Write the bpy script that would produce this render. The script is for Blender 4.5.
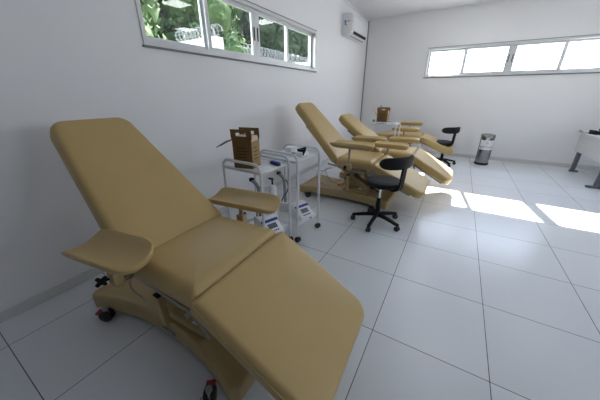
import bpy, bmesh, math, random
from math import sin, cos, pi, radians
from mathutils import Vector, Matrix
random.seed(7)
scene = bpy.context.scene
for o in list(bpy.data.objects):
    bpy.data.objects.remove(o, do_unlink=True)
COL = scene.collection

# ------------------------------------------------------------------ camera
CAM = Vector((2.2752, 0.0, 1.3524))
YAW, PITCH, ROLL, FPX = .5414, -.3961, -.0025, 251.54
cd = bpy.data.cameras.new('camera'); cam = bpy.data.objects.new('camera', cd); COL.objects.link(cam)
cd.sensor_fit = 'HORIZONTAL'; cd.sensor_width = 36.0; cd.lens = 36.0 * FPX / 600.0
cd.clip_start = .05; cd.clip_end = 500
fwd = Vector((-sin(YAW) * cos(PITCH), cos(YAW) * cos(PITCH), sin(PITCH)))
r0 = Vector((cos(YAW), sin(YAW), 0)); u0 = r0.cross(fwd)
rr = cos(ROLL) * r0 + sin(ROLL) * u0; uu = -sin(ROLL) * r0 + cos(ROLL) * u0
cam.matrix_world = Matrix(((rr.x, uu.x, -fwd.x, CAM.x), (rr.y, uu.y, -fwd.y, CAM.y), (rr.z, uu.z, -fwd.z, CAM.z), (0, 0, 0, 1)))
scene.camera = cam

# ------------------------------------------------------------------ light
SUN_POWER, SKY_POWER, EXPOSURE = 30.0, 7.0, 1.03
scene.view_settings.view_transform = 'Standard'
scene.view_settings.look = 'None'
scene.view_settings.exposure = EXPOSURE
scene.view_settings.gamma = 1.0
scene.view_settings.use_curve_mapping = False
world = bpy.data.worlds.new('world'); scene.world = world; world.use_nodes = True
wn = world.node_tree; bgn = wn.nodes['Background']
wtc = wn.nodes.new('ShaderNodeTexCoord'); wsep = wn.nodes.new('ShaderNodeSeparateXYZ'); wramp = wn.nodes.new('ShaderNodeValToRGB')
wn.links.new(wtc.outputs['Generated'], wsep.inputs[0]); wn.links.new(wsep.outputs['Z'], wramp.inputs[0])
wramp.color_ramp.elements[0].position = 0.0; wramp.color_ramp.elements[0].color = (.95, .97, 1.0, 1)
wramp.color_ramp.elements[1].position = 1.0; wramp.color_ramp.elements[1].color = (.42, .60, 1.0, 1)
wn.links.new(wramp.outputs[0], bgn.inputs['Color']); bgn.inputs['Strength'].default_value = SKY_POWER
sd = bpy.data.lights.new('sun', 'SUN'); sun = bpy.data.objects.new('sun', sd); COL.objects.link(sun)
sd.energy = SUN_POWER; sd.angle = radians(.53); sd.color = (1.0, .95, .86)
sun.rotation_euler = Vector((.22, -1.53, -1.0)).to_track_quat('-Z', 'Y').to_euler()
sun.location = (1.5, 14, 9)
scene.cycles.max_bounces = 14; scene.cycles.diffuse_bounces = 10; scene.cycles.glossy_bounces = 6
scene.cycles.transparent_max_bounces = 12
scene.cycles.sample_clamp_indirect = 12.0

ROOM_X, ROOM_Y0, ROOM_Y1, ROOM_H = 6.4, -1.9, 6.965, 2.99
LW = (1.36, 4.31, 1.725, 2.31)        # window in the long wall: y0 y1 z0 z1
BW = (1.41, 4.40, 1.71, 2.29)         # window in the end wall: x0 x1 z0 z1
for nm, loc, rot, sx, sy in (('portal_end', ((BW[0] + BW[1]) / 2, ROOM_Y1 + .17, 2.0), (radians(-90), 0, 0), BW[1] - BW[0], .6),
                             ('portal_side', (-.17, (LW[0] + LW[1]) / 2, 2.02), (0, radians(-90), 0), .6, LW[1] - LW[0]),
                             ('portal_far_side', (ROOM_X + .17, 2.3, 2.0), (0, radians(90), 0), .6, 3.0)):  # last portal serves the added window in the right wall
    ld = bpy.data.lights.new(nm, 'AREA'); ld.shape = 'RECTANGLE'; ld.size = sx; ld.size_y = sy; ld.cycles.is_portal = True
    lo = bpy.data.objects.new(nm, ld); COL.objects.link(lo); lo.location = loc; lo.rotation_euler = rot

# ------------------------------------------------------------------ helpers
def mat(name, color, rough=.5, metal=0.0, spec=.5, noise=0.0, nscale=8.0, bump=0.0, bscale=60.0, coat=0.0):
    m = bpy.data.materials.new(name); m.use_nodes = True
    nt = m.node_tree; b = nt.nodes['Principled BSDF']
    b.inputs['Base Color'].default_value = (*color, 1); b.inputs['Roughness'].default_value = rough
    b.inputs['Metallic'].default_value = metal; b.inputs['Specular IOR Level'].default_value = spec
    b.inputs['Coat Weight'].default_value = coat
    tc = nt.nodes.new('ShaderNodeTexCoord')
    if noise:
        n = nt.nodes.new('ShaderNodeTexNoise'); n.inputs['Scale'].default_value = nscale; n.inputs['Detail'].default_value = 4
        mx = nt.nodes.new('ShaderNodeMix'); mx.data_type = 'RGBA'
        mx.inputs[6].default_value = (*[c * (1 - noise) for c in color], 1); mx.inputs[7].default_value = (*[min(1, c * (1 + noise)) for c in color], 1)
        nt.links.new(tc.outputs['Object'], n.inputs['Vector']); nt.links.new(n.outputs['Fac'], mx.inputs[0])
        nt.links.new(mx.outputs[2], b.inputs['Base Color'])
    if bump:
        n2 = nt.nodes.new('ShaderNodeTexNoise'); n2.inputs['Scale'].default_value = bscale; n2.inputs['Detail'].default_value = 3
        bp = nt.nodes.new('ShaderNodeBump'); bp.inputs['Strength'].default_value = bump; bp.inputs['Distance'].default_value = .002
        nt.links.new(tc.outputs['Object'], n2.inputs['Vector']); nt.links.new(n2.outputs['Fac'], bp.inputs['Height'])
        nt.links.new(bp.outputs[0], b.inputs['Normal'])
    return m

M = {}
M['wall'] = mat('wall_paint', (.77, .77, .785), .55, noise=.015, nscale=3)
M['conduit'] = mat('grey_conduit', (.30, .30, .31), .6)
M['wallfillcut'] = mat('fill_cutting_grey', (.22, .23, .24), .6)  # dark tone added to cut bounce light from the unseen wall
M['ceiling'] = mat('ceiling_paint', (.76, .75, .775), .7, noise=.02, nscale=2)
M['trim'] = mat('baseboard_tile', (.60, .60, .60), .3)
M['leather'] = mat('beige_vinyl', (.47, .335, .135), .42, spec=.45, noise=.05, nscale=5, bump=.12, bscale=180)
M['shell'] = mat('beige_plastic', (.42, .31, .145), .42, spec=.4, noise=.03)
M['shell2'] = mat('beige_painted_steel', (.36, .265, .125), .4, noise=.05)
M['black'] = mat('black_plastic', (.006, .006, .007), .55, spec=.25)
M['rubber'] = mat('black_rubber', (.018, .018, .018), .6)
M['blackvinyl'] = mat('black_vinyl', (.008, .008, .009), .6, spec=.25, bump=.1, bscale=200)
M['steel'] = mat('satin_steel', (.36, .33, .28), .35, metal=.9)
M['chrome'] = mat('chrome', (.7, .7, .72), .15, metal=1.0)
M['brushed'] = mat('brushed_steel', (.30, .30, .31), .2, metal=1.0, noise=.06, nscale=14)
M['white'] = mat('white_enamel', (.66, .67, .69), .3)
M['whitep'] = mat('white_plastic', (.74, .75, .77), .35)
M['greyp'] = mat('grey_plastic', (.30, .30, .32), .4)
M['alu'] = mat('aluminium_frame', (.60, .61, .62), .4, metal=.15)
M['aludark'] = mat('grey_gasket', (.16, .16, .17), .5)
M['blue'] = mat('blue_print', (.012, .03, .26), .4)
M['screen'] = mat('grey_screen', (.12, .13, .18), .25)
M['green'] = mat('green_plastic', (.02, .30, .20), .4)
M['orange'] = mat('orange_plastic', (.75, .16, .03), .4)
M['red'] = mat('red_plastic', (.30, .02, .015), .45)
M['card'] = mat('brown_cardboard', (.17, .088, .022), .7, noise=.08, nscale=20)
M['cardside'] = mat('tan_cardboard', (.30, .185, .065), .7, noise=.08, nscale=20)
M['cardin'] = mat('pale_card_lining', (.55, .42, .30), .8)
M['ink'] = mat('dark_print', (.05, .025, .01), .7)
M['pink'] = mat('pale_pink_card', (.55, .36, .27), .7)
M['bronze'] = mat('bronze_cylinder', (.10, .065, .03), .35, metal=.3)
M['desk'] = mat('grey_laminate', (.52, .52, .50), .5)
M['deskleg'] = mat('grey_painted_leg', (.12, .125, .14), .45)
M['yellow'] = mat('yellow_print', (.60, .55, .06), .5)
M['magenta'] = mat('pink_print', (.6, .25, .5), .5)
M['cyan'] = mat('light_blue_print', (.03, .25, .65), .5)
M['render'] = mat('whitewashed_wall', (.40, .40, .39), .9, noise=.1, nscale=3)
M['wire'] = mat('galvanised_wire', (.11, .11, .105), .6)
M['bark'] = mat('bark', (.06, .045, .03), .9, noise=.3, nscale=6)
M['soil'] = mat('grassy_soil', (.08, .10, .04), .95, noise=.3, nscale=2)

def leafmat(name, c1, c2):
    m = bpy.data.materials.new(name); m.use_nodes = True; nt = m.node_tree; b = nt.nodes['Principled BSDF']
    b.inputs['Roughness'].default_value = .85; b.inputs['Specular IOR Level'].default_value = .1
    tc = nt.nodes.new('ShaderNodeTexCoord'); n = nt.nodes.new('ShaderNodeTexNoise'); n.inputs['Scale'].default_value = 3.5; n.inputs['Detail'].default_value = 5
    r = nt.nodes.new('ShaderNodeValToRGB'); r.color_ramp.elements[0].position = .3; r.color_ramp.elements[1].position = .7
    r.color_ramp.elements[0].color = (*c1, 1); r.color_ramp.elements[1].color = (*c2, 1)
    nt.links.new(tc.outputs['Object'], n.inputs['Vector']); nt.links.new(n.outputs['Fac'], r.inputs[0]); nt.links.new(r.outputs[0], b.inputs['Base Color'])
    return m
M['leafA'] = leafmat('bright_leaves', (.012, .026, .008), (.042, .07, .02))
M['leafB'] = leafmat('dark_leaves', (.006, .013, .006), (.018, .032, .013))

def floormat():
    m = bpy.data.materials.new('white_floor_tiles'); m.use_nodes = True; nt = m.node_tree; b = nt.nodes['Principled BSDF']
    g = nt.nodes.new('ShaderNodeNewGeometry'); s = nt.nodes.new('ShaderNodeSeparateXYZ'); nt.links.new(g.outputs['Position'], s.inputs[0])
    def mth(op, a, bb=None, v=None):
        n = nt.nodes.new('ShaderNodeMath'); n.operation = op
        nt.links.new(a, n.inputs[0])
        if bb is not None: nt.links.new(bb, n.inputs[1])
        if v is not None: n.inputs[1].default_value = v
        return n.outputs[0]
    res = []
    cells = []
    for ax, off in (('X', -.2773), ('Y', -.003)):
        a = mth('ADD', s.outputs[ax], v=off + 60.0); a = mth('DIVIDE', a, v=.6)
        cells.append(mth('FLOOR', a))
        f = mth('FRACT', a); f = mth('SUBTRACT', f, v=.5); f = mth('ABSOLUTE', f); f = mth('GREATER_THAN', f, v=.5 - .0036)
        res.append(f)
    gr = mth('MAXIMUM', res[0], res[1])
    cv = nt.nodes.new('ShaderNodeCombineXYZ'); nt.links.new(cells[0], cv.inputs[0]); nt.links.new(cells[1], cv.inputs[1])
    wnz = nt.nodes.new('ShaderNodeTexWhiteNoise'); wnz.noise_dimensions = '2D'; nt.links.new(cv.outputs[0], wnz.inputs['Vector'])
    rmp = nt.nodes.new('ShaderNodeMix'); rmp.data_type = 'RGBA'
    rmp.inputs[6].default_value = (.66, .685, .715, 1); rmp.inputs[7].default_value = (.69, .715, .745, 1)
    nt.links.new(wnz.outputs['Value'], rmp.inputs[0])
    mx = nt.nodes.new('ShaderNodeMix'); mx.data_type = 'RGBA'; mx.inputs[7].default_value = (.11, .11, .115, 1)
    nt.links.new(rmp.outputs[2], mx.inputs[6]); nt.links.new(gr, mx.inputs[0]); nt.links.new(mx.outputs[2], b.inputs['Base Color'])
    b.inputs['Roughness'].default_value = .26
    b.inputs['Specular IOR Level'].default_value = .45
    return m
M['floor'] = floormat()

def glassmat():
    m = bpy.data.materials.new('window_glass'); m.use_nodes = True; nt = m.node_tree; nt.nodes.remove(nt.nodes['Principled BSDF'])
    out = nt.nodes['Material Output']; t = nt.nodes.new('ShaderNodeBsdfTransparent'); t.inputs[0].default_value = (.97, .985, .98, 1)
    g = nt.nodes.new('ShaderNodeBsdfGlossy'); g.inputs['Roughness'].default_value = .0
    lw = nt.nodes.new('ShaderNodeLayerWeight'); p = nt.nodes.new('ShaderNodeMath'); p.operation = 'POWER'; p.inputs[1].default_value = 5
    nt.links.new(lw.outputs['Facing'], p.inputs[0])
    mr = nt.nodes.new('ShaderNodeMapRange'); mr.inputs['To Min'].default_value = .045; mr.inputs['To Max'].default_value = 1.0
    nt.links.new(p.outputs[0], mr.inputs['Value'])
    mx = nt.nodes.new('ShaderNodeMixShader'); nt.links.new(mr.outputs[0], mx.inputs[0]); nt.links.new(t.outputs[0], mx.inputs[1]); nt.links.new(g.outputs[0], mx.inputs[2])
    nt.links.new(mx.outputs[0], out.inputs[0]); return m
M['glass'] = glassmat()
def emit(name, c, s):
    m = bpy.data.materials.new(name); m.use_nodes = True; b = m.node_tree.nodes['Principled BSDF']
    b.inputs['Base Color'].default_value = (*c, 1); b.inputs['Emission Color'].default_value = (*c, 1); b.inputs['Emission Strength'].default_value = s
    return m
M['lamp'] = emit('lit_diffuser', (.95, .97, 1.0), 5.0)

def obj(name, bm, m, parent=None, smooth=True, **props):
    me = bpy.data.meshes.new(name); bmesh.ops.recalc_face_normals(bm, faces=bm.faces[:]); bm.to_mesh(me); bm.free()
    mats = m if isinstance(m, (list, tuple)) else [m]
    for x in mats: me.materials.append(M[x] if isinstance(x, str) else x)
    if smooth:
        for p in me.polygons: p.use_smooth = True
        try: me.set_sharp_from_angle(angle=radians(38))
        except Exception: pass
    o = bpy.data.objects.new(name, me); COL.objects.link(o)
    if parent: o.parent = parent
    for k, v in props.items(): o[k] = v
    return o
def thing(name, label, cat, loc, rz=0.0, group=None):
    o = bpy.data.objects.new(name, None); COL.objects.link(o); o.location = loc; o.rotation_euler = (0, 0, rz)
    o.empty_display_size = .1
    o['label'] = label; o['category'] = cat
    if group: o['group'] = group
    return o
def copy_tree(src, parent=None):
    c = src.copy(); COL.objects.link(c)
    if parent: c.parent = parent
    for ch in [x for x in bpy.data.objects if x.parent == src]: copy_tree(ch, c)
    return c
def struct(name, bm, m, parent=None, smooth=False):
    o = obj(name, bm, m, parent, smooth)
    if parent is None: o['kind'] = 'structure'
    return o
def NB(): return bmesh.new()
def box(bm, lo, hi, bev=0.0, mi=0, mtx=None, seg=2):
    t = bmesh.new(); bmesh.ops.create_cube(t, size=1.0)
    for v in t.verts: v.co = Vector((lo[i] + (v.co[i] + .5) * (hi[i] - lo[i]) for i in range(3)))
    if bev: bmesh.ops.bevel(t, geom=t.edges[:], offset=bev, segments=seg, profile=.5, affect='EDGES')
    merge(bm, t, mi, mtx)
def merge(bm, t, mi=0, mtx=None):
    mp = {}
    for v in t.verts: mp[v] = bm.verts.new(mtx @ v.co if mtx else v.co)
    for f in t.faces:
        try:
            nf = bm.faces.new([mp[v] for v in f.verts]); nf.material_index = mi
        except ValueError: pass
    t.free()
def prism(bm, pts, lo, hi, axis='z', bev=0.0, mi=0, mtx=None):
    """extrude a 2D polygon; axis is the extrusion axis"""
    def P(a, b, h): return {'z': (a, b, h), 'y': (a, h, b), 'x': (h, a, b)}[axis]
    t = bmesh.new(); A = [t.verts.new(P(a, b, lo)) for a, b in pts]; B = [t.verts.new(P(a, b, hi)) for a, b in pts]
    n = len(pts); t.faces.new(A); t.faces.new(B[::-1])
    for i in range(n): t.faces.new((A[i], B[i], B[(i + 1) % n], A[(i + 1) % n]))
    bmesh.ops.recalc_face_normals(t, faces=t.faces[:])
    if bev: bmesh.ops.bevel(t, geom=t.edges[:], offset=bev, segments=2, profile=.5, affect='EDGES')
    merge(bm, t, mi, mtx)
def tube(bm, pts, r, seg=10, mi=0, closed=False, caps=True):
    pts = [Vector(p) for p in pts]; n = len(pts); rings = []; prev = None
    for i, p in enumerate(pts):
        if closed: d = (pts[(i + 1) % n] - pts[i - 1])
        else: d = pts[min(i + 1, n - 1)] - pts[max(i - 1, 0)]
        if d.length < 1e-9: d = Vector((0, 0, 1))
        d.normalize()
        if prev is None: a = d.orthogonal().normalized()
        else: a = (prev - d * prev.dot(d)); a = a.normalized() if a.length > 1e-6 else d.orthogonal().normalized()
        prev = a; b = d.cross(a); rad = r[i] if isinstance(r, (list, tuple)) else r
        rings.append([bm.verts.new(p + (a * cos(2 * pi * k / seg) + b * sin(2 * pi * k / seg)) * rad) for k in range(seg)])
    m = n if closed else n - 1
    for i in range(m):
        A, B = rings[i], rings[(i + 1) % n]
        for k in range(seg):
            f = bm.faces.new((A[k], A[(k + 1) % seg], B[(k + 1) % seg], B[k])); f.material_index = mi
    if caps and not closed:
        for R_ in (rings[0], rings[-1]):
            f = bm.faces.new(R_); f.material_index = mi
def rounded(pts, r, n=6):
    """round the corners of a polyline (3D)"""
    pts = [Vector(p) for p in pts]; out = [pts[0]]
    for i in range(1, len(pts) - 1):
        a, b, c = pts[i - 1], pts[i], pts[i + 1]; da = (a - b); dc = (c - b); q = min(r, da.length * .49, dc.length * .49)
        p0 = b + da.normalized() * q; p1 = b + dc.normalized() * q
        for k in range(n + 1):
            t = k / n; out.append(p0 * (1 - t) ** 2 + b * 2 * t * (1 - t) + p1 * t * t)
    out.append(pts[-1]); return out
def lathe(bm, prof, c=(0, 0, 0), seg=28, mi=0, mtx=None):
    t = bmesh.new(); rings = []
    for r, z in prof:
        if r < 1e-5: rings.append([t.verts.new((c[0], c[1], c[2] + z))])
        else: rings.append([t.verts.new((c[0] + r * cos(2 * pi * k / seg), c[1] + r * sin(2 * pi * k / seg), c[2] + z)) for k in range(seg)])
    for A, B in zip(rings[:-1], rings[1:]):
        for k in range(seg):
            k2 = (k + 1) % seg
            if len(A) == 1 and len(B) == 1: continue
            if len(A) == 1: t.faces.new((A[0], B[k], B[k2]))
            elif len(B) == 1: t.faces.new((A[k], A[k2], B[0]))
            else: t.faces.new((A[k], A[k2], B[k2], B[k]))
    for R_, in ((rings[0],), (rings[-1],)):
        if len(R_) > 1: t.faces.new(R_)
    merge(bm, t, mi, mtx)
def cyl(bm, p0, p1, r, seg=14, mi=0): tube(bm, [p0, p1], r, seg, mi)

def round_poly(corners, n=7):
    """corners: (x, y, r) convex, counter-clockwise. Returns fn(inset) -> points"""
    def f(d):
        out = []; m = len(corners)
        # offset edges inward by d
        L = []
        for i in range(m):
            a = Vector(corners[i][:2]); b = Vector(corners[(i + 1) % m][:2]); e = (b - a).normalized(); nrm = Vector((-e.y, e.x))
            L.append((a + nrm * d, e, nrm))
        for i in range(m):
            (p, e, n1), (q, g, n2) = L[i - 1], L[i]
            den = e.x * g.y - e.y * g.x
            t = ((q - p).x * g.y - (q - p).y * g.x) / den; X = p + e * t
            r = max(corners[i][2] - d, .002)
            ang = math.acos(max(-1, min(1, e.dot(g)))); tl = r * math.tan(ang / 2)
            A = X - e * tl; c = A + n1 * r
            a0 = math.atan2(-n1.y, -n1.x)
            for k in range(n + 1):
                th = a0 + ang * k / n; out.append((c.x + r * cos(th), c.y + r * sin(th)))
        return out
    return f
def cushion(bm, corners, thick, edge, O, ud, vd, crown=.012, bot_edge=None, crease=None, n=7):
    """padded slab: outline in (u, v), top at h=0, bottom at h=-thick, rounded rims"""
    O, ud, vd = Vector(O), Vector(ud).normalized(), Vector(vd).normalized(); nd = ud.cross(vd)
    if nd.z < 0: nd = -nd
    f = round_poly(corners, n); be = edge if bot_edge is None else bot_edge
    lev = []
    mind = .43 * min((Vector(corners[k][:2]) - Vector(corners[k - 1][:2])).length for k in range(len(corners)))
    lev.append((mind * .6, -thick)); lev.append((be, -thick))
    for k in range(1, 5): a = pi / 2 * k / 4; lev.append((be * (1 - sin(a)), -thick + be * (1 - cos(a))))
    K = 6
    for k in range(K + 1): a = pi / 2 * k / K; lev.append((edge * (1 - cos(a)), -edge + edge * sin(a)))
    for q in (.12, .25, .45, .7): lev.append((edge + (mind - edge) * q, crown * (1 - (1 - q) ** 2)))
    rings = []
    for d, h in lev:
        rings.append([bm.verts.new(O + ud * a + vd * b + nd * h) for a, b in f(d)])
    for A, B in zip(rings[:-1], rings[1:]):
        m = len(A)
        for k in range(m): bm.faces.new((A[k], A[(k + 1) % m], B[(k + 1) % m], B[k]))
    bm.faces.new(rings[0]); bm.faces.new(rings[-1])
    return f, nd

# ------------------------------------------------------------------ room
T = .15
bm = NB(); box(bm, (-.2, ROOM_Y0 - .2, -.12), (ROOM_X + .2, ROOM_Y1 + .2, 0)); struct('floor', bm, 'floor')
bm = NB(); box(bm, (-.2, ROOM_Y0 - .2, ROOM_H), (ROOM_X + .2, ROOM_Y1 + .2, ROOM_H + .12)); struct('ceiling', bm, 'ceiling')
bm = NB(); y0, y1, z0, z1 = LW
box(bm, (-T, ROOM_Y0, 0), (0, y0, ROOM_H)); box(bm, (-T, y1, 0), (0, ROOM_Y1 + T, ROOM_H)); box(bm, (-T, y0, 0), (0, y1, z0)); box(bm, (-T, y0, z1), (0, y1, ROOM_H))
struct('wall_left', bm, 'wall')
bm = NB(); x0, x1, z0, z1 = BW
box(bm, (0, ROOM_Y1, 0), (x0, ROOM_Y1 + T, ROOM_H)); box(bm, (x1, ROOM_Y1, 0), (ROOM_X, ROOM_Y1 + T, ROOM_H)); box(bm, (x0, ROOM_Y1, 0), (x1, ROOM_Y1 + T, z0)); box(bm, (x0, ROOM_Y1, z1), (x1, ROOM_Y1 + T, ROOM_H))
struct('wall_back', bm, 'wall')
bm = NB(); 
for a, b in ((ROOM_Y0, .8), (3.8, ROOM_Y1 + T)): box(bm, (ROOM_X, a, 0), (ROOM_X + T, b, ROOM_H))
for a, b in ((.8, 3.8),): box(bm, (ROOM_X, a, 0), (ROOM_X + T, b, 1.71)); box(bm, (ROOM_X, a, 2.29), (ROOM_X + T, b, ROOM_H))  # opening added out of view to let in more sky light
struct('wall_right', bm, 'wall')
bm = NB(); box(bm, (-T, ROOM_Y0 - T, 0), (ROOM_X + T, ROOM_Y0, ROOM_H)); struct('wall_front', bm, 'wallfillcut')  # unseen wall, darkened on purpose to lower the fill light
bm = NB(); box(bm, (0, ROOM_Y0, 0), (.012, ROOM_Y1, .075), .003); struct('baseboard_left', bm, 'trim')
bm = NB(); box(bm, (.012, ROOM_Y1 - .012, 0), (ROOM_X, ROOM_Y1, .075), .003); struct('baseboard_back', bm, 'trim')
bm = NB(); box(bm, (0, ROOM_Y0, ROOM_H - .025), (.03, ROOM_Y1, ROOM_H), .004); box(bm, (.03, ROOM_Y1 - .03, ROOM_H - .02), (ROOM_X, ROOM_Y1, ROOM_H), .004)
struct('trim_1', bm, 'aludark' if False else 'ceiling')

def window(name, W, tf, muls):
    """aluminium sliding window; local (s along wall, d depth into the room, z); tf maps to world"""
    s0, s1, z0, z1 = W
    root = bpy.data.objects.new(name, None); COL.objects.link(root); root['kind'] = 'structure'
    def bx(bm, a, b, bev=.003, mi=0):
        P = [tf(*a), tf(*b)]; lo = [min(p[i] for p in P) for i in range(3)]; hi = [max(p[i] for p in P) for i in range(3)]
        box(bm, lo, hi, bev, mi)
    f = .035
    bm = NB()
    bx(bm, (s0, -.11, z0), (s1, .012, z0 + f)); bx(bm, (s0, -.11, z1 - f), (s1, .012, z1))
    bx(bm, (s0, -.11, z0 + f), (s0 + f, .012, z1 - f)); bx(bm, (s1 - f, -.11, z0 + f), (s1, .012, z1 - f))
    obj('window_frame', bm, 'alu', root, False)
    bm = NB(); bx(bm, (s0 - .012, -.02, z0 - .016), (s1 + .012, .02, z0 - .001), .002); bx(bm, (s0 - .006, -.02, z1 + .001), (s1 + .006, .014, z1 + .009), .002)
    obj('window_sill', bm, 'aludark', root, False)
    edges = [s0 + f] + muls + [s1 - f]
    for i in range(4):
        a, b = edges[i], edges[i + 1]; dep = -.055 if i in (0, 3) else -.02
        bm = NB(); ql = .07 if i == 2 else .042; qr = .07 if i == 1 else .042; q = .042; zz0, zz1 = z0 + f, z1 - f
        if i in (1, 2): a -= .015 if i == 1 else 0; b += .015 if i == 2 else 0
        bx(bm, (a, dep - .025, zz0), (b, dep, zz0 + q)); bx(bm, (a, dep - .025, zz1 - q), (b, dep, zz1))
        bx(bm, (a, dep - .025, zz0 + q), (a + ql, dep, zz1 - q)); bx(bm, (b - qr, dep - .025, zz0 + q), (b, dep, zz1 - q))
        sash = obj('sash', bm, 'alu', root, False)
        bm = NB(); bx(bm, (a + ql - .004, dep - .015, zz0 + q - .004), (b - qr + .004, dep - .010, zz1 - q + .004), 0)
        obj('pane', bm, 'glass', sash, False)
        if i in (1, 2):
            hx = (b - .038) if i == 1 else (a + .022)
            bm = NB(); zc = (z0 + z1) / 2 + .01; bx(bm, (hx, dep, zc - .07), (hx + .014, dep + .008, zc + .07), .003)
            obj('handle', bm, 'black', sash, False)
    return root
window('window_1', LW, lambda s, d, z: (d, s, z), [2.065, 2.795, 3.49])
window('window_2', BW, lambda s, d, z: (s, ROOM_Y1 - d, z), [2.15, 2.925, 3.69])

window('added_fill_window', (.8, 3.8, 1.71, 2.29), lambda s, d, z: (ROOM_X - d, s, z), [1.55, 2.3, 3.05])  # added out of view to brighten the room with sky light

# ------------------------------------------------------------------ donor chair
def caster(root, x, y, rz, r=.042, red=False, top=.09, name='caster'):
    c = Vector((x, y, 0)); fw = Vector((cos(rz), sin(rz), 0)); sd_ = Vector((-fw.y, fw.x, 0))
    bm = NB()
    ctr = c + fw * (-.012) + Vector((0, 0, r))
    for s in (-1, 1):
        w0 = ctr + sd_ * (s * .007); w1 = ctr + sd_ * (s * .026)
        tube(bm, [w0, w0 + sd_ * s * .003, w1 - sd_ * s * .004, w1], [r * .9, r, r, r * .86], 18)
    o = obj(name, bm, 'rubber', root)
    bm = NB(); cyl(bm, c + Vector((0, 0, r + .008)), c + Vector((0, 0, top)), .009)
    tube(bm, [ctr + Vector((0, 0, r * .3)), ctr + Vector((0, 0, r + .012))], .016, 12)
    obj('fork', bm, 'greyp', o)
    if red:
        bm = NB(); p = ctr - fw * (r + .004)
        box(bm, (-.012, -.022, -.007), (.022, .022, .007), .004, mtx=Matrix.Translation(p + Vector((0, 0, .022))) @ Matrix.Rotation(rz, 4, 'Z'))
        obj('brake_lever', bm, 'red', o)
    return o

def pad_mesh(bm, L, W, O, rz, tilt, lip=.062):
    """gutter-shaped arm pad: one long edge raised, back end cut at a slant, front rounded"""
    mt = Matrix.Translation(O) @ Matrix.Rotation(rz, 4, 'Z') @ Matrix.Rotation(-tilt, 4, 'Y')
    nu, nv = 18, 14; top = []; bot = []
    def pt(s_, w, low):
        k = .93 if low else 1.0
        xf = L / 2 - .085 * (1 - math.sqrt(max(0, 1 - abs(w) ** 3.2)))
        xb = -L / 2 + .045 * (w + 1) / 2 + .03 * (1 - math.sqrt(max(0, 1 - abs(w) ** 8)))
        x = (xb + (xf - xb) * s_) * k; y = w * W / 2 * k
        a = (w + .45) / 1.45
        h = lip * a * a if a > 0 else .010 * (a / -.38) ** 2
        if w > .8: h -= .012 * ((w - .8) / .2) ** 2
        e = max(0, abs(2 * s_ - 1) - .75) / .25
        h -= .012 * e * e
        if low:
            th = (.05 if lip > .04 else .066) * (1 - .35 * max(0, -w - .3) / .7)
            h = h * .55 - th * (1 - .35 * e * e)
        return mt @ Vector((x, y, h))
    for i in range(nu + 1):
        q = i / nu; s_ = .5 - .5 * cos(pi * q) * (1 if True else 0); s_ = .5 * s_ + .5 * q
        top.append([bm.verts.new(pt(s_, -1 + 2 * j / nv, False)) for j in range(nv + 1)])
        bot.append([bm.verts.new(pt(s_, -1 + 2 * j / nv, True)) for j in range(nv + 1)])
    for G in (top, bot):
        for i in range(nu):
            for j in range(nv): bm.faces.new((G[i][j], G[i + 1][j], G[i + 1][j + 1], G[i][j + 1]))
    for i in range(nu):
        for j in (0, nv): bm.faces.new((top[i][j], top[i + 1][j], bot[i + 1][j], bot[i][j]))
    for j in range(nv):
        for i in (0, nu): bm.faces.new((top[i][j], top[i][j + 1], bot[i][j + 1], bot[i][j]))

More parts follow.
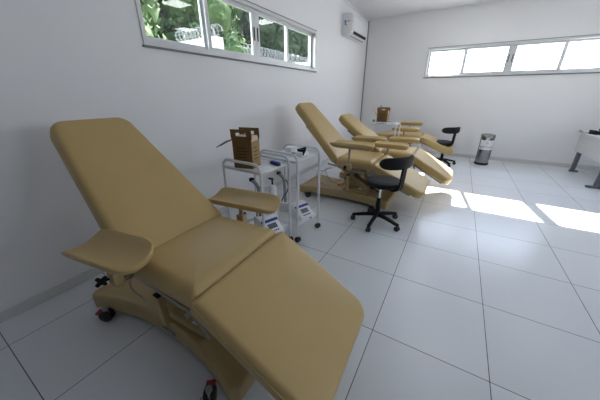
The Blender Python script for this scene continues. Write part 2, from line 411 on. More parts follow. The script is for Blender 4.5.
def donor_chair(label, loc, rz, back=43.8, leg=30.5, arms=None, dz=0.0, base_dx=0.0, seat_len=.455, blen=.885, leglen=.66):
    t = thing('donor_chair', label, 'medical chair', loc, rz, 'beige donor chairs along the wall')
    H = .615 + dz
    # backrest
    a = radians(180 - back); ud = Vector((cos(a), 0, sin(a))); vd = Vector((0, 1, 0))
    # the outline must run counter-clockwise in (u, v)
    bm = NB()
    cushion(bm, [(-.018, -.322, .03), (blen, -.208, .085), (blen, .208, .085), (-.018, .322, .03)], .105, .034, (0, 0, H), ud, vd, .008, .03)
    bk = obj('backrest', bm, 'leather', t)
    nd = ud.cross(vd); nd = nd if nd.z > 0 else -nd
    bm = NB()
    Ob = Vector((0, 0, H)) - nd * .118
    mt = Matrix((( ud.x, vd.x, nd.x, Ob.x), (ud.y, vd.y, nd.y, Ob.y), (ud.z, vd.z, nd.z, Ob.z), (0, 0, 0, 1)))
    box(bm, (.03, -.185, 0), (blen - .08, .185, .012), .004, mtx=mt)
    obj('back_panel', bm, 'shell2', bk)
    for s in (-1, 1):
        bm = NB()
        tube(bm, rounded([mt @ Vector((.62, s * .17, -.014)), mt @ Vector((.05, s * .17, -.014)), Vector((-.02, s * .2, H - .155)), Vector((.05, s * .225, H - .15))], .06), .012)
        obj('back_frame', bm, 'steel', bk)
    # seat
    bm = NB()
    cushion(bm, [(-.03, -.30, .03), (seat_len - .004, -.312, .03), (seat_len - .004, .312, .03), (-.03, .30, .03)], .115, .055, (0, 0, H + .004), (1, 0, 0), vd, .008, .025)
    obj('seat', bm, 'leather', t)
    # leg rest
    b = radians(-leg); ud2 = Vector((cos(b), 0, sin(b)))
    O2 = Vector((seat_len + .012, 0, H - .010)); bm = NB()
    f, nd2 = cushion(bm, [(0, -.33, .022), (leglen, -.32, .10), (leglen, .32, .10), (0, .33, .022)], .098, .026, O2, ud2, vd, .008, .022)
    lr = obj('leg_rest', bm, 'leather', t)
    bm = NB(); tube(bm, [O2 + ud2 * p + vd * q + nd2 * -.031 for p, q in f(-.001)], .0035, 6, closed=True)
    obj('piping', bm, 'leather', lr)
    bm = NB()
    Ol = O2 - nd2 * .112
    mt2 = Matrix(((ud2.x, vd.x, nd2.x, Ol.x), (ud2.y, vd.y, nd2.y, Ol.y), (ud2.z, vd.z, nd2.z, Ol.z), (0, 0, 0, 1)))
    box(bm, (.03, -.26, 0), (.56, .26, .013), .004, mtx=mt2); obj('leg_panel', bm, 'shell2', lr)
    for s in (-1, 1):
        bm = NB(); box(bm, (-.03, s * .272 - .009, -.018), (.54, s * .272 + .009, .012), .003, mtx=mt2); obj('leg_frame', bm, 'steel', lr)
    # seat frame: two side rails with brackets and cross tubes
    zr = H - .135
    for s in (-1, 1):
        bm = NB()
        prism(bm, [(-.14, zr + .05), (.30, zr - .005), (seat_len + .02, zr - .005), (seat_len + .02, zr - .028), (.30, zr - .028), (-.14, zr + .028)], s * .285 - .007, s * .285 + .007, 'y', .003)
        r_ = obj('seat_rail', bm, 'steel', t)
        bm = NB()
        for (xa, za), (xb, zb) in (((seat_len - .075, zr - .015), (seat_len - .005, zr + .06)), ((seat_len - .005, zr + .06), (seat_len + .055, zr - .07))):
            dx, dz2 = xb - xa, zb - za; ln = math.hypot(dx, dz2); px_, pz_ = -dz2 / ln * .011, dx / ln * .011
            prism(bm, [(xa + px_, za + pz_), (xb + px_, zb + pz_), (xb - px_, zb - pz_), (xa - px_, za - pz_)], s * .317 - .004, s * .317 + .004, 'y', .002)
        obj('hinge_bracket', bm, 'steel', r_)
    bm = NB()
    for x in (.02, .36): cyl(bm, (x, -.26, zr), (x, .26, zr), .015)
    box(bm, (.02, -.19, zr - .02), (.36, .19, zr + .012), .004)
    obj('seat_frame', bm, 'shell2', t)
    # base cover (hourglass plan)
    bx = base_dx; N = 15
    def plan(ins):
        L0, L1 = -.635 + bx + ins, .625 + bx - ins; out = []
        def hw(x):
            q = (x - (L0 + L1) / 2) / ((L1 - L0) / 2); return .245 + .112 * min(1, abs(q) ** 2.2) - .012 - ins
        rc = .045
        xs = [L0 + rc + (L1 - L0 - 2 * rc) * k / N for k in range(N + 1)]
        for x in xs: out.append((x, -hw(x)))
        for k in range(1, 6): a_ = -pi / 2 + pi / 2 * k / 6; out.append((L1 - rc + rc * cos(a_), -hw(L1 - rc) + rc + rc * sin(a_)))
        out.append((L1, -hw(L1) + rc)); out.append((L1, hw(L1) - rc))
        for k in range(1, 6): a_ = pi / 2 * k / 6; out.append((L1 - rc + rc * cos(a_), hw(L1 - rc) - rc + rc * sin(a_)))
        for x in xs[::-1]: out.append((x, hw(x)))
        for k in range(1, 6): a_ = pi / 2 + pi / 2 * k / 6; out.append((L0 + rc + rc * cos(a_), hw(L0 + rc) - rc + rc * sin(a_)))
        out.append((L0, hw(L0) - rc)); out.append((L0, -hw(L0) + rc))
        for k in range(1, 6): a_ = pi + pi / 2 * k / 6; out.append((L0 + rc + rc * cos(a_), -hw(L0 + rc) + rc + rc * sin(a_)))
        return out
    bm = NB(); rings = []
    for ins, z in ((.012, .05), (0, .056), (0, .135), (.004, .147), (.014, .154), (.022, .154), (.045, .147), (.07, .146)):
        rings.append([bm.verts.new((x, y, z)) for x, y in plan(ins)])
    for A, B in zip(rings[:-1], rings[1:]):
        m = len(A)
        for k in range(m): bm.faces.new((A[k], A[(k + 1) % m], B[(k + 1) % m], B[k]))
    bm.faces.new(rings[0]); bm.faces.new(rings[-1])
    bc = obj('base_cover', bm, 'shell', t)
    bm = NB(); box(bm, (-.02 + bx, -.2, .140), (.30 + bx, .2, .185), .018, seg=3); obj('base_hump', bm, 'shell', bc)
    bm = NB(); box(bm, (.0 + bx, -.250, .10), (.10 + bx, -.238, .12), .003); obj('maker_badge', bm, 'greyp', bc)
    for x, y, r_, red in ((-.47, -.318, .5, True), (.48, -.355, -.9, True), (-.47, .335, 2.4, True), (.43, .36, .3, True)):
        caster(t, x + bx, y, r_, .04, red, .058)
    # lift: column, scissor arms, actuator
    bm = NB(); box(bm, (-.02 + bx, -.11, .2), (.17 + bx, .11, .37), .012); box(bm, (.01 + bx, -.085, .36), (.14 + bx, .085, zr - .015), .008)
    lc = obj('lift_column', bm, 'shell', t)
    for s in (-1, 1):
        bm = NB(); prism(bm, [(-.10 + bx, .19), (-.04 + bx, .19), (.34, zr - .03), (.28, zr - .015)], s * .15 - .012, s * .15 + .012, 'y', .004)
        obj('scissor_arm', bm, 'shell2', t)
        bm = NB(); prism(bm, [(.28 + bx, .19), (.34 + bx, .19), (.06, zr - .015), (.0, zr - .03)], s * .185 - .01, s * .185 + .01, 'y', .004)
        obj('scissor_arm', bm, 'shell2', t)
    bm = NB(); box(bm, (.05 + bx, -.268, .19), (.085 + bx, -.232, .39), .006)
    p = obj('support_post', bm, 'shell', t)
    bm = NB(); box(bm, (.046 + bx, -.272, .39), (.089 + bx, -.228, .402), .004); obj('post_cap', bm, 'black', p)
    bm = NB(); cyl(bm, (.14 + bx, -.2, .40), (.42, -.2, H - .335), .022); cyl(bm, (.40, -.2, H - .325), (.54, -.2, H - .40), .012)
    obj('actuator', bm, 'bronze', t)
    bm = NB(); cyl(bm, (.43, -.2, H - .335), (.465, -.2, H - .36), .024); obj('actuator_end', bm, 'black', t)
    bm = NB(); box(bm, (-.08 + bx, .03, .205), (.06 + bx, .19, .29), .012); obj('motor_box', bm, 'bronze', t)
    bm = NB(); box(bm, (.2 + bx, -.19, .2055), (.29 + bx, -.12, .2085)); obj('rating_label', bm, 'whitep', t, label='small white rating sticker')
    bm = NB(); cyl(bm, (-.085 + bx, -.16, .2), (-.085 + bx, -.16, .225), .018); obj('push_button', bm, 'orange', t, label='orange push button')
    # cables drooping behind the seat
    bm = NB(); pts = []
    for k in range(30):
        q = k / 29; pts.append((-.1 - .2 * sin(q * pi) + .05 * sin(9 * q), .05 + .12 * sin(5 * q), .46 - .30 * q + .03 * sin(14 * q)))
    tube(bm, pts, .004, 6); pts = [(x - .05, y - .13 + .1 * sin(z * 18), z) for x, y, z in pts]; tube(bm, pts, .0035, 6)
    obj('cable', bm, 'greyp', t)
    # arm rests
    for (ax, ay, az, arz, tilt, L, W) in (arms or [(.04, -.40, .70 + dz, .12, .06, .53, .19), (.13, .40, .69 + dz, 0.0, .04, .60, .17)]):
        s = -1 if ay < 0 else 1
        bm = NB(); pad_mesh(bm, L, W, (ax, ay, az), arz, tilt, .062 if W > .165 else .028); ar = obj('armrest', bm, 'leather', t); sm = ar.modifiers.new('smooth', 'SUBSURF'); sm.levels = sm.render_levels = 1; ar.data.set_sharp_from_angle(angle=pi)
        bm = NB(); px = ax - .02; py = ay
        cyl(bm, (px, py, az - .035), (px, py, zr + .02), .014)
        tube(bm, rounded([(px, py, zr + .03), (px, s * .27, zr + .03), (px + .1, s * .27, zr)], .03), .011)
        obj('armrest_post', bm, 'steel', ar)
        bm = NB(); box(bm, (px - .03, py - .022, zr + .03), (px + .03, py + .022, zr + .10), .006); obj('clamp_block', bm, 'shell', ar)
        bm = NB(); kx, ky, kz = px - .03, py + s * .05, zr + .062
        lathe(bm, [(0, -.012), (.012, -.012), (.014, 0), (.012, .012), (0, .012)], mtx=Matrix.Translation((kx, ky, kz)) @ Matrix.Rotation(pi / 2, 4, 'Y'))
        for k in range(4):
            q = k * pi / 2 + .5; c = Vector((kx, ky + .016 * cos(q), kz + .016 * sin(q)))
            tube(bm, [Vector((kx, ky, kz)), c, Vector((kx, ky + .028 * cos(q), kz + .028 * sin(q)))], [.008, .010, .008], 10)
        cyl(bm, (kx, ky, kz), (px - .01, py, kz), .006)
        obj('clamp_knob', bm, 'black', ar)
    return t

chair1 = donor_chair('large beige reclined donor chair nearest the camera, back against the bare grey wall', (1.04, .742, 0), radians(2.3),
                     arms=[(-.022, -.362, .702, .055, .08, .50, .19), (.10, .405, .69, .04, .03, .58, .17)], back=42.6, blen=.915)
chair2 = donor_chair('beige donor chair behind the white carts, black stool standing at its leg rest', (1.06, 3.25, 0), 0, base_dx=.07, back=45, leg=25, blen=.92,
                     arms=[(.21, -.40, .83, 0, .0, .54, .145), (.49, .34, .735, 0, .0, .50, .145)])
chair3 = donor_chair('beige donor chair with low reclined back and sunlit leg rest, between two others', (1.37, 4.16, 0), 0, back=34.5, leg=29, dz=-.04, blen=.87, leglen=.62,
                     arms=[(-.17, -.385, .765, 0, .02, .53, .145), (.18, .40, .675, 0, .03, .52, .145)])
chair4 = donor_chair('farthest beige donor chair, laid flat, by the end wall behind the small stool', (1.25, 6.02, 0), 0, back=-5, leg=22, dz=-.03,
                     arms=[(.15, -.40, .725, 0, .03, .55, .145), (.13, .40, .765, 0, .02, .52, .145)])

# ------------------------------------------------------------------ stools
def stool(label, loc, rz_back, seat_h, foot_rot, back_h=.28, seat_off=(0, 0)):
    t = thing('stool', label, 'stool', loc, 0, 'black swivel stools')
    bm = NB(); sx, sy = seat_off
    lathe(bm, [(0, seat_h - .062), (.16, seat_h - .062), (.182, seat_h - .05), (.19, seat_h - .025), (.182, seat_h - .006), (.16, seat_h), (.09, seat_h - .004), (0, seat_h - .008)], (sx, sy, 0), 40)
    obj('seat', bm, 'blackvinyl', t)
    bm = NB(); lathe(bm, [(.0, .08), (.034, .08), (.032, .13), (.027, .14), (.027, .25), (0, .25)], seg=20); hub = obj('base_hub', bm, 'black', t)
    bm = NB(); cyl(bm, (0, 0, .245), (0, 0, seat_h - .09), .014); box(bm, (-.07 + sx, -.06 + sy, seat_h - .09), (.07 + sx, .06 + sy, seat_h - .062), .006)
    obj('gas_column', bm, 'chrome', t)
    bm = NB(); cyl(bm, (0, 0, .245), (0, 0, .30), .024); obj('column_sleeve', bm, 'black', t)
    for k in range(5):
        a = foot_rot + k * 2 * pi / 5; d = Vector((cos(a), sin(a), 0)); bm = NB()
        sdv = Vector((-d.y, d.x, 0)); mt = Matrix(((d.x, sdv.x, 0, 0), (d.y, sdv.y, 0, 0), (0, 0, 1, 0), (0, 0, 0, 1)))
        prof = [(.015, .085), (.015, .128), (.09, .118), (.26, .085), (.275, .078), (.275, .06), (.25, .058), (.10, .08)]
        prism(bm, prof, -.017, .017, 'y', .005, mtx=mt)
        lg = obj('foot', bm, 'black', t)
        bm = NB(); c = d * .262
        for s in (-1, 1):
            w0 = c + sdv * (s * .005) + Vector((0, 0, .028)); w1 = c + sdv * (s * .022) + Vector((0, 0, .028))
            tube(bm, [w0, w0 + sdv * s * .002, w1 - sdv * s * .004, w1], [.025, .028, .028, .023], 16)
        cyl(bm, c + Vector((0, 0, .03)), c + Vector((0, 0, .062)), .008)
        obj('caster', bm, 'rubber', lg)
    # L-shaped back arm and the lumbar pad
    bd = Vector((cos(rz_back), sin(rz_back), 0)); sv = Vector((-bd.y, bd.x, 0)); S = Vector((sx, sy, 0))
    mt = Matrix(((bd.x, sv.x, 0, sx), (bd.y, sv.y, 0, sy), (0, 0, 1, 0), (0, 0, 0, 1)))
    pth = rounded([(.0, 0, seat_h - .078), (.215, 0, seat_h - .078), (.235, 0, seat_h + back_h + .03)], .09, 8)
    bm = NB()
    for A in (0,):
        n = len(pth); vs = []
        for i, p in enumerate(pth):
            dd = (pth[min(i + 1, n - 1)] - pth[max(i - 1, 0)]).normalized(); nn = Vector((dd.z, 0, -dd.x))
            vs.append([bm.verts.new(mt @ (p + nn * o_ + Vector((0, w, 0)))) for o_, w in ((-.011, -.028), (.011, -.028), (.011, .028), (-.011, .028))])
        for A_, B_ in zip(vs[:-1], vs[1:]):
            for k in range(4): bm.faces.new((A_[k], A_[(k + 1) % 4], B_[(k + 1) % 4], B_[k]))
        bm.faces.new(vs[0]); bm.faces.new(vs[-1])
    bmesh.ops.bevel(bm, geom=[e for e in bm.edges if len(e.link_faces) == 2], offset=.003, segments=1, affect='EDGES')
    obj('back_arm', bm, 'black', t)
    bm = NB(); nu, nv = 28, 10; hh = .06; Rr = .245; rows = []
    cz = seat_h + back_h
    for side in (0, 1):
        g = []
        for i in range(nu + 1):
            q = -1 + 2 * i / nu; ang = q * radians(62); row = []
            endr = (1 - abs(q) ** 6) ** .5 if abs(q) < 1 else 0
            for j in range(nv + 1):
                w = -1 + 2 * j / nv; z = cz + w * hh * max(endr, .25)
                th = .022 * (1 - abs(w) ** 4 * .8) * (.35 + .65 * endr)
                rad = Rr + (th if side else -th)
                row.append(bm.verts.new(mt @ Vector((rad * cos(ang) * .92 + .0, rad * sin(ang), z))))
            g.append(row)
        for i in range(nu):
            for j in range(nv): bm.faces.new((g[i][j], g[i + 1][j], g[i + 1][j + 1], g[i][j + 1]))
        rows.append(g)
    A, B = rows
    for i in range(nu):
        for j in (0, nv): bm.faces.new((A[i][j], A[i + 1][j], B[i + 1][j], B[i][j]))
    for j in range(nv):
        for i in (0, nu): bm.faces.new((A[i][j], A[i][j + 1], B[i][j + 1], B[i][j]))
    bp = obj('backrest', bm, 'blackvinyl', t)
    bm = NB(); ang = radians(8)
    m2 = mt @ Matrix.Translation((.92 * .253 * cos(ang), .253 * sin(ang), cz + .03)) @ Matrix.Rotation(ang, 4, 'Z')
    box(bm, (-.004, -.022, -.008), (.006, .022, .008), .001, mtx=m2); obj('tag', bm, 'whitep', bp, label='small white tag')
    return t
stool('black swivel stool with curved back, standing beside the leg rest of the second chair', (1.70, 2.65, 0), radians(-30), .52, radians(195), .225, (.03, 0))
stool('small black stool by the end wall, at the foot of the farthest chair', (2.14, 5.97, 0), radians(-38), .475, radians(20), .235, (-.04, 0))

# ------------------------------------------------------------------ carts
def cart(label, loc, rz, w, d, top=.81, hoop=.872):
    """w across (x), d deep (y); origin at the near right floor corner"""
    t = thing('instrument_cart', label, 'cart', loc, rz, 'white instrument carts')
    r = .0115
    for y in (0, d):
        bm = NB(); tube(bm, rounded([(0, y, .062), (0, y, hoop), (-w, y, hoop), (-w, y, .062)], .075, 8), r, 12); obj('tube_frame', bm, 'white', t)
        bm = NB(); cyl(bm, (-.004, y, top - .002), (-w + .004, y, top - .002), .008); obj('cross_rail', bm, 'white', t)
    bm = NB(); box(bm, (-w + .012, .004, top - .02), (-.012, d - .004, top), .004)
    obj('tabletop', bm, 'white', t)
    bm = NB(); box(bm, (-w + .012, .004, .155), (-.012, d - .004, .172), .004)
    for x in (-w + .016, -.02): box(bm, (x - .002, .006, .172), (x + .006, d - .006, .20), .002)
    obj('lower_shelf', bm, 'white', t)
    for x in (0, -w):
        for y in (0, d):
            bm = NB(); c = Vector((x, y, .028))
            for s in (-1, 1): tube(bm, [c + Vector((0, s * .004, 0)), c + Vector((0, s * .006, 0)), c + Vector((0, s * .018, 0)), c + Vector((0, s * .022, 0))], [.025, .028, .028, .022], 16)
            cyl(bm, c, c + Vector((0, 0, .04)), .011)
            obj('caster', bm, 'rubber', t)
    return t
cart('white tubular cart holding the brown cardboard box and blue stapler, beside the large chair', (1.06, 1.435, 0), radians(-3), .42, .365, .795, .857)
cart('white tubular cart holding a small white monitor, between box cart and second chair', (1.145, 1.835, 0), radians(-6), .45, .36)
cart('white cart partly hidden behind the low reclined chair, with a cardboard box', (1.30, 5.13, 0), 0, .52, .40, .83, .855)

def sharps_box(label, loc, rz, sx=.155, sy=.13, h=.23):
    t = thing('cardboard_box', label, 'box', loc, rz, 'open brown cardboard boxes on carts')
    bm = NB(); w = .004
    hx, hy = sx / 2, sy / 2
    # body: front and back walls brown, sides tan, floor
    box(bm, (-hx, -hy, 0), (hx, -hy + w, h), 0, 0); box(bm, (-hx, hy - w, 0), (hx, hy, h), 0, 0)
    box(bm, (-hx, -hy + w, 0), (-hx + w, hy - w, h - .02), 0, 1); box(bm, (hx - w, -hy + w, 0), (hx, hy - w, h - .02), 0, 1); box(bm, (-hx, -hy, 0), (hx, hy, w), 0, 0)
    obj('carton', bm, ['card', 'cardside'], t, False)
    bm = NB(); box(bm, (-hx + w, -hy + w, h * .55), (hx - w, hy - w, h * 1.08), .01); obj('lining', bm, 'cardin', t, False)
    for s in (-1, 1):
        # flap with a hand slot, leaning outward
        bm = NB(); fh = .075
        mt = Matrix.Translation((0, s * (hy - w / 2), h)) @ Matrix.Rotation(-s * radians(-3 if s > 0 else 5), 4, 'X')
        box(bm, (-hx - .006, -w / 2, 0), (hx + .006, w / 2, .022), 0, 0, mt); box(bm, (-hx - .006, -w / 2, .05), (hx + .006, w / 2, fh), 0, 0, mt)
        box(bm, (-hx - .006, -w / 2, .022), (-.045, w / 2, .05), 0, 0, mt); box(bm, (.045, -w / 2, .022), (hx + .006, w / 2, .05), 0, 0, mt)
        obj('handle_flap', bm, 'card', t, False)
    bm = NB()
    for k in range(5): box(bm, (-hx + .035, -hy - .0012, h * .25 + k * .026), (hx - .03 - .012 * (k % 3), -hy - .0002, h * .25 + k * .026 + .008))
    obj('printed_text', bm, 'ink', t, False)
    bm = NB(); 
    for k in range(4): box(bm, (hx + .0002, -.035, h * .3 + k * .03), (hx + .0012, .03 - .01 * (k % 2), h * .3 + k * .03 + .007))
    obj('side_print', bm, 'ink', t, False)
    return t
b1 = sharps_box('open brown cardboard box with handle slots on the cart beside the large chair', (.825, 1.555, .795), radians(14), .17, .14, .235)
bm = NB()
tube(bm, [(-.075, -.03, .235), (-.15, -.05, .205), (-.20, -.06, .178), (-.24, -.07, .158)], [.004, .008, .007, .002], 8)
obj('strap_end', bm, 'aludark', b1)
b2 = sharps_box('small far cardboard box with pink flap, on the cart behind the reclined chair', (.985, 5.36, .83), 0, .20, .15, .215)
bm = NB(); box(bm, (-.02, -.05, 0), (-.014, .05, .17), .001, mtx=Matrix.Translation((-.10, 0, .15)) @ Matrix.Rotation(radians(-38), 4, 'Y')); obj('side_flap', bm, 'pink', b2, False, label='pale pink open flap')
bm = NB(); cyl(bm, (-.055, -.03, .17), (-.05, -.03, .33), .014); obj('bundle', bm, 'greyp', b2)

# stapler
t = thing('stapler', 'dark blue stapler lying on white cart top between box and monitor', 'stapler', (1.0, 1.71, .796), radians(-20))
bm = NB(); box(bm, (-.065, -.016, 0), (.06, .016, .009), .003); obj('base', bm, 'black', t)
bm = NB(); prism(bm, [(-.065, .010), (.058, .010), (.062, .016), (.04, .030), (-.05, .028), (-.066, .022)], -.015, .015, 'y', .004); obj('top_arm', bm, 'blue', t)

def monitor(label, loc, rz, group=None):
    t = thing('bench_monitor', label, 'medical device', loc, rz, group)
    bm = NB(); box(bm, (-.11, -.05, 0), (-.03, .06, .075), .008); obj('case', bm, 'whitep', t)
    bm = NB(); box(bm, (-.025, -.06, 0), (.10, .06, .045), .008); obj('tray', bm, 'whitep', t)
    bm = NB(); box(bm, (-.018, -.0615, .008), (.02, -.0595, .036)); obj('display', bm, 'black', t)
    bm = NB(); box(bm, (.03, -.035, .045), (.09, .02, .068), .006); cyl(bm, (.01, .0, .05), (.085, .035, .075), .012); cyl(bm, (.095, -.04, .02), (.105, -.01, .07), .012); obj('clamp', bm, 'black', t)
    bm = NB(); box(bm, (-.113, -.03, .01), (-.1105, .04, .06)); obj('side_label', bm, 'black', t)
    return t
monitor('white bench device with black clamps on top of the cart nearest second chair', (1.0, 2.06, .811), radians(-4))

def scale(label, loc, rz):
    t = thing('blood_scale', label, 'medical device', loc, rz, 'white and blue mixer scales on cart shelves')
    # wedge with an inclined face towards local -y/+x
    prof = [(-.10, 0), (.10, 0), (.10, .135), (.03, .135), (-.10, .045)]
    bm = NB(); prism(bm, prof, -.09, .09, 'x', .008); obj('case', bm, 'whitep', t)
    d = Vector((0, .13, .09)); d.normalize(); n = Vector((0, -d.z, d.y))
    mt = Matrix(((1, d.x, n.x, 0), (0, d.y, n.y, -.10), (0, d.z, n.z, .045), (0, 0, 0, 1)))
    bm = NB(); box(bm, (-.086, .115, .0005), (.086, .142, .003), mtx=mt); obj('blue_band', bm, 'blue', t, False)
    bm = NB(); box(bm, (-.045, .045, .0005), (.045, .095, .0035), mtx=mt); obj('display', bm, 'screen', t, False)
    bm = NB()
    for k in range(4): box(bm, (-.05 + .025 * k, .014, .0005), (-.033 + .025 * k, .027, .004), mtx=mt)
    obj('key_pad', bm, 'blue', t, False)
    bm = NB(); box(bm, (-.085, .035, .135), (.085, .095, .142), .003); obj('tray', bm, 'whitep', t)
    bm = NB(); box(bm, (.02, -.1020, .01), (.045, -.0995, .022)); obj('switch', bm, 'black', t)
    return t
scale('white mixer scale with blue band on the lower shelf of the box cart', (.985, 1.61, .173), radians(72))
scale('white mixer scale with blue band on the lower shelf of the monitor cart', (1.07, 2.04, .173), radians(72))
s3 = scale('far white mixer scale on the lower shelf of the cart behind reclined chair', (1.20, 5.30, .173), radians(10))

# tube sealers hanging off the cart frames
def sealer(label, loc, rz, h=.36):
    t = thing('tube_sealer', label, 'medical device', loc, rz, 'tall grey handpieces on the carts')
    bm = NB(); box(bm, (-.05, -.05, 0), (.05, .05, .10), .008); obj('base', bm, 'whitep', t)
    bm = NB(); tube(bm, rounded([(0, 0, .09), (0, 0, h), (-.055, -.02, h + .06)], .05, 6), .018, 14)
    obj('handle', bm, 'greyp', t)
    bm = NB(); box(bm, (-.085, -.035, h + .04), (-.035, .0, h + .08), .012); obj('head', bm, 'black', t)
    bm = NB(); pts = [(.02 + .05 * sin(k / 19 * 6), -.03 + .02 * cos(k / 19 * 9), h - .0 - (h - .05) * k / 19) for k in range(20)]
    tube(bm, pts, .005, 8); obj('cable', bm, 'black', t)
    return t
sealer('grey handpiece with black head on lower shelf of the box cart', (.82, 1.68, .173), 0, .40)
sealer('grey handpiece with black head on lower shelf of the monitor cart', (.83, 2.09, .173), 0, .36)
t = thing('white_bottle', 'tall white dispenser with black pump on shelf of the box cart', 'dispenser', (.93, 1.745, .173), 0)
bm = NB(); lathe(bm, [(0, 0), (.036, 0), (.038, .01), (.038, .38), (.03, .41), (.012, .42), (0, .42)]); obj('body', bm, 'whitep', t)
bm = NB(); cyl(bm, (0, 0, .42), (0, 0, .47), .008); box(bm, (-.04, -.008, .465), (.012, .008, .48), .003); obj('pump', bm, 'black', t)

# small things on the far cart
t = thing('green_bottle', 'tiny green bottle at the left end of the far cart top', 'bottle', (.835, 5.27, .831), 0)
bm = NB(); lathe(bm, [(0, 0), (.026, 0), (.028, .01), (.028, .05), (.014, .062), (.012, .068), (0, .068)]); obj('body', bm, 'green', t)
bm = NB(); lathe(bm, [(0, .068), (.014, .068), (.014, .085), (0, .085)]); obj('cap', bm, 'whitep', t)
t = thing('keyboard_tray', 'flat black device in front of the far cardboard box', 'medical device', (.99, 5.2, .831), 0)
bm = NB(); box(bm, (-.075, -.03, 0), (.075, .03, .025), .005); obj('body', bm, 'black', t)
bm = NB(); box(bm, (.085, -.02, 0), (.115, .02, .035), .006); obj('side_clip', bm, 'black', t)

# ------------------------------------------------------------------ waste bin
t = thing('pedal_bin', 'cylindrical steel pedal bin with white and red label by the end wall', 'bin', (2.872, 6.43, 0), 0)
bm = NB(); lathe(bm, [(0, .03), (.118, .03), (.12, .04), (.12, .555), (.116, .56), (0, .56)], seg=40); obj('body', bm, 'brushed', t)
bm = NB(); lathe(bm, [(0, 0), (.123, 0), (.126, .008), (.126, .035), (.121, .04), (0, .04)], seg=40); obj('base_ring', bm, 'black', t)
bm = NB(); lathe(bm, [(0, .558), (.124, .558), (.127, .565), (.127, .585), (.115, .605), (.06, .618), (0, .622)], seg=40); obj('lid', bm, 'brushed', t)
bm = NB(); box(bm, (-.05, -.17, .012), (.05, -.12, .024), .004, mtx=Matrix.Rotation(radians(-8), 4, 'Z')); obj('pedal', bm, 'black', t)
def wrap(bm, a0, a1, z0, z1, R, n=14, mi=0):
    th = .0012; rows = []
    for k in range(n + 1):
        a = a0 + (a1 - a0) * k / n
        rows.append([bm.verts.new((r_ * cos(a), r_ * sin(a), z)) for r_, z in ((R, z0), (R + th, z0), (R + th, z1), (R, z1))])
    for A, B in zip(rows[:-1], rows[1:]):
        for k in range(4):
            f_ = bm.faces.new((A[k], A[(k + 1) % 4], B[(k + 1) % 4], B[k])); f_.material_index = mi
    bm.faces.new(rows[0]).material_index = mi; bm.faces.new(rows[-1]).material_index = mi
ac_ = radians(-86)
bm = NB(); wrap(bm, ac_ - 1.12, ac_ + 1.12, .31, .50, .1205); lb = obj('label_sheet', bm, 'whitep', t, label='white paper label')
fc = bpy.data.curves.new('lettering', 'FONT'); fc.body = 'INFECTANTE'; fc.size = .052; fc.extrude = .0006; fc.align_x = 'CENTER'
fo = bpy.data.objects.new('lettering_tmp', fc); COL.objects.link(fo)
dg = bpy.context.evaluated_depsgraph_get(); me = bpy.data.meshes.new_from_object(fo.evaluated_get(dg))
bpy.data.objects.remove(fo, do_unlink=True)
bm = NB(); bm.from_mesh(me); wd = max(v.co.x for v in bm.verts) - min(v.co.x for v in bm.verts)
for v in bm.verts:
    a = ac_ + v.co.x / wd * 1.95; R = .1222 + v.co.z + .0006; z = .345 + v.co.y; v.co = Vector((R * cos(a), R * sin(a), z))
obj('lettering', bm, 'red', lb, False, label='red lettering')
bm = NB(); wrap(bm, ac_ - .22, ac_ + .16, .43, .435, .122); wrap(bm, ac_ - .20, ac_ - .15, .435, .465, .122); wrap(bm, ac_ + .05, ac_ + .12, .435, .47, .122); wrap(bm, ac_ - .12, ac_ + .02, .455, .462, .122)
obj('emblem', bm, 'greyp', lb, False)

# ------------------------------------------------------------------ desk
t = thing('desk', 'grey office desk with modesty panel at the edge of the room, by end wall', 'desk', (4.24, 5.1, 0), 0)
bm = NB(); box(bm, (-.03, -.12, .70), (.62, 1.66, .728), .004); obj('desktop', bm, 'desk', t, False)
bm = NB(); box(bm, (.0, .0, .39), (.018, 1.52, .70), .002); obj('modesty_panel', bm, 'desk', t, False)
for y in (.42, 1.50):
    bm = NB(); box(bm, (.045, y - .03, .03), (.105, y + .03, .70), .008); box(bm, (.03 if y > 1 else -.04, y - .03, 0), (.16 if y > 1 else .50, y + .03, .035), .012, seg=3); obj('leg', bm, 'deskleg', t)
t = thing('desk_phone', 'small black telephone on top of the grey office desk', 'telephone', (4.33, 6.28, .728), radians(20))
bm = NB(); prism(bm, [(-.08, 0), (.08, 0), (.08, .02), (-.08, .07)], -.07, .07, 'y', .006); obj('body', bm, 'black', t)
bm = NB(); tube(bm, rounded([(-.06, -.09, .085), (-.02, -.09, .095), (.04, -.09, .07)], .02), .018, 10); tube(bm, [(-.06, -.09, .08), (.045, -.09, .062)], .014, 10); obj('handset', bm, 'black', t)
t = thing('desk_tray', 'small grey paper tray near the wall end of the desk', 'tray', (4.25, 6.55, .728), 0)
bm = NB(); box(bm, (-.05, -.09, 0), (.10, .09, .006), .001); box(bm, (-.05, -.09, .006), (-.046, .09, .03)); box(bm, (.096, -.09, .006), (.10, .09, .03)); obj('tray', bm, 'greyp', t, False)
bm = NB(); box(bm, (-.04, -.08, .006), (.09, .08, .016)); obj('papers', bm, 'whitep', t, False)

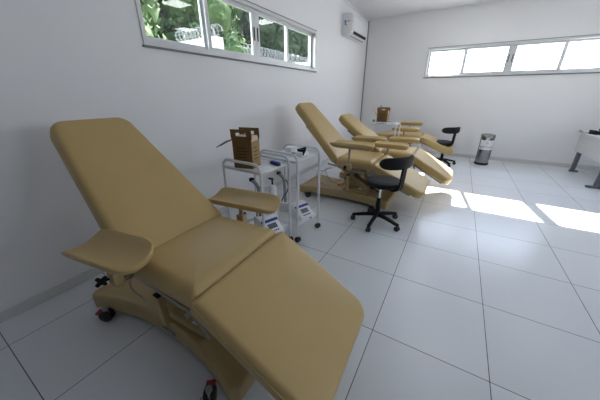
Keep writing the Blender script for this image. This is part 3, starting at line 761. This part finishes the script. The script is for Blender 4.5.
# ------------------------------------------------------------------ air conditioner
t = thing('air_conditioner', 'white split air conditioner high on the wall in the room corner', 'air conditioner', (0, 5.39, 2.42), 0)
prof = [(0, .0), (.13, -.005), (.185, .03), (.205, .08), (.208, .30), (.19, .35), (0, .36)]
bm = NB(); prism(bm, prof, 0, .93, 'y', .006); obj('casing', bm, 'whitep', t)
bm = NB(); prism(bm, [(.2, .075), (.214, .085), (.216, .295), (.198, .345), (.19, .335), (.205, .29)], .02, .91, 'y', .002); obj('front_panel', bm, 'white', t)
bm = NB(); prism(bm, [(.186, .028), (.19, .028), (.21, .072), (.205, .074)], .10, .86, 'y'); obj('air_outlet', bm, 'black', t, False)
bm = NB(); prism(bm, [(.128, -.009), (.15, -.002), (.15, .003), (.128, -.003)], .10, .86, 'y'); obj('louvre', bm, 'greyp', t, False)
bm = NB(); box(bm, (.05, -.0015, .14), (.12, .0, .24)); st = obj('energy_label', bm, 'whitep', t, False, label='energy rating sticker')
bm = NB(); lathe(bm, [(0, 0), (.024, 0), (.024, .001), (0, .001)], mtx=Matrix.Translation((.062, -.0016, .225)) @ Matrix.Rotation(pi / 2, 4, 'X')); obj('blue_spot', bm, 'cyan', st, False)
bm = NB(); box(bm, (.045, -.0026, .17), (.075, -.0016, .20)); obj('green_spot', bm, 'green', st, False)
bm = NB(); box(bm, (.07, -.0027, .155), (.10, -.0017, .185)); obj('yellow_spot', bm, 'yellow', st, False)
bm = NB(); box(bm, (.11, -.0027, .215), (.15, -.0017, .24)); obj('pink_spot', bm, 'magenta', st, False)
bm = NB(); tube(bm, [(.016, 6.948, .08), (.016, 6.948, 2.96)], .014); o = obj('conduit_pipe', bm, 'conduit')
o['label'] = 'thin grey conduit pipe standing in the room corner below the air conditioner'; o['category'] = 'pipe'

# ------------------------------------------------------------------ ceiling lamps (seen mirrored in the window glass)
for i, (x, y, lab) in enumerate(((2.14, 5.75, 'square ceiling lamp in front of the end window'), (2.65, 3.85, 'square ceiling lamp over the middle of the room'), (4.3, 5.25, 'square ceiling lamp over the desk side of the room'))):
    t = thing('ceiling_light', lab, 'ceiling light', (x, y, ROOM_H), 0, 'square ceiling lamps')
    bm = NB(); box(bm, (-.21, -.21, -.022), (.21, .21, 0), .004); obj('frame', bm, 'white', t, False)
    bm = NB(); box(bm, (-.185, -.185, -.026), (.185, .185, -.021)); obj('diffuser', bm, 'lamp', t, False)

# ------------------------------------------------------------------ outside the long window
bm = NB(); box(bm, (-60, -40, -.4), (-.16, 60, -.15)); struct('ground', bm, 'soil')
bm = NB(); box(bm, (-2.75, 3.54, -.15), (-1.5, 3.70, 2.27), .005)
o = obj('garden_wall', bm, 'render', None, False); o['label'] = 'short white boundary wall running away from the window'; o['category'] = 'wall'
bm = NB(); box(bm, (-2.66, 5.4, -.15), (-2.5, 20, 2.27), .005)
o = obj('garden_wall', bm, 'render', None, False); o['label'] = 'long white boundary wall parallel to the window'; o['category'] = 'wall'
bm = NB(); box(bm, (-.75, ROOM_Y0 - .3, 2.64), (-.16, ROOM_Y1 + .15, 2.72)); o = struct('added_sun_blocker', bm, 'render')  # unseen slab added to block sun from the long window's jambs
def coil(p0, p1, r, pitch, lab):
    p0, p1 = Vector(p0), Vector(p1); d = (p1 - p0); L = d.length; d.normalize(); a = Vector((0, 0, 1)); b = d.cross(a)
    n = int(L / pitch * 16); pts = [p0 + d * (L * k / n) + a * (r * sin(2 * pi * k / 16)) + b * (r * cos(2 * pi * k / 16)) for k in range(n + 1)]
    bm = NB(); tube(bm, pts, .008, 5)
    for k in range(0, n, 2):
        c = pts[k]; box(bm, c - Vector((.022, .022, .004)), c + Vector((.022, .022, .004)))
    o = obj('razor_wire', bm, 'wire', None, False); o['label'] = lab; o['category'] = 'razor wire'; o['group'] = 'razor wire coils'
coil((-1.5, 3.62, 2.375), (-2.6, 3.62, 2.375), .08, .10, 'coiled razor wire on the short wall running away from window')
coil((-2.58, 5.45, 2.405), (-2.58, 18, 2.405), .11, .14, 'coiled razor wire on the long wall parallel to window')

def tree(x, y, h, R, dens, lm, lab):
    t = thing('tree', lab, 'tree', (x, y, -.16), 0, 'trees beyond the boundary wall')
    bm = NB(); rnd = random.Random(int(x * 31 + y * 17))
    tube(bm, [(0, 0, 0), (.1, .05, h * .3), (.05, .1, h * .6), (0, 0, h * .8)], [.22, .17, .12, .05], 10); obj('trunk', bm, 'bark', t)
    bm = NB()
    lobes = [(Vector((rnd.uniform(-.6, .6) * R, rnd.uniform(-.6, .6) * R, h * rnd.uniform(.28, .85))), R * rnd.uniform(.42, .66)) for _ in range(9)]
    for c, lr in lobes:
        tt = bmesh.new(); bmesh.ops.create_icosphere(tt, subdivisions=2, radius=lr * .72)
        for v in tt.verts: v.co = c + v.co * (1 + .25 * rnd.uniform(-1, 1))
        merge(bm, tt)
        for _ in range(dens):
            d = Vector((rnd.gauss(0, 1), rnd.gauss(0, 1), rnd.gauss(0, 1))).normalized(); p = c + d * lr * rnd.uniform(.7, 1.08)
            ax = Vector((rnd.gauss(0, 1), rnd.gauss(0, 1), rnd.gauss(0, 1))).normalized(); q = d.cross(ax)
            if q.length < .05: continue
            q.normalize(); w = d.lerp(ax, .5).normalized(); s = rnd.uniform(.07, .15)
            e = (q.cross(w)).normalized()
            vs = [bm.verts.new(p + q * s), bm.verts.new(p + e * s * .45 + d * .02), bm.verts.new(p - q * s), bm.verts.new(p - e * s * .45 - d * .02)]
            bm.faces.new(vs)
    obj('crown', bm, lm, t, True)
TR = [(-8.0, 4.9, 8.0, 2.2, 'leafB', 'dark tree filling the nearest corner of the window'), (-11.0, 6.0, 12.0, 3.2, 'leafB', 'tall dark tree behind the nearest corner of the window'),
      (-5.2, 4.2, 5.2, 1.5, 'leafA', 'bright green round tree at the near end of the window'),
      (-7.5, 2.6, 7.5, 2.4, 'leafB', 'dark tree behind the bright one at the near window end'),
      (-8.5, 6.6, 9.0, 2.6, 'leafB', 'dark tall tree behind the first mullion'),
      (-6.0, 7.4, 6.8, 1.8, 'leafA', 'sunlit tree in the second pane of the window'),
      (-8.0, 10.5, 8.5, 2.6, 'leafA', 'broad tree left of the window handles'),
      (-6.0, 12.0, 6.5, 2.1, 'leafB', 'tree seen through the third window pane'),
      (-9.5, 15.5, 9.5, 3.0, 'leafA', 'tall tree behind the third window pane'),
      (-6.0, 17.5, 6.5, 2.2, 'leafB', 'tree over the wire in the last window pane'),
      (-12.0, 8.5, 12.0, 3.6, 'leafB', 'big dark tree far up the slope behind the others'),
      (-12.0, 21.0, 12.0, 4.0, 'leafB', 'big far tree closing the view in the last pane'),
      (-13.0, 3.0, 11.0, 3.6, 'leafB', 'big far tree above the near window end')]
for x, y, h, R, lm, lab in TR: tree(x, y, h, R, 480, lm, lab)
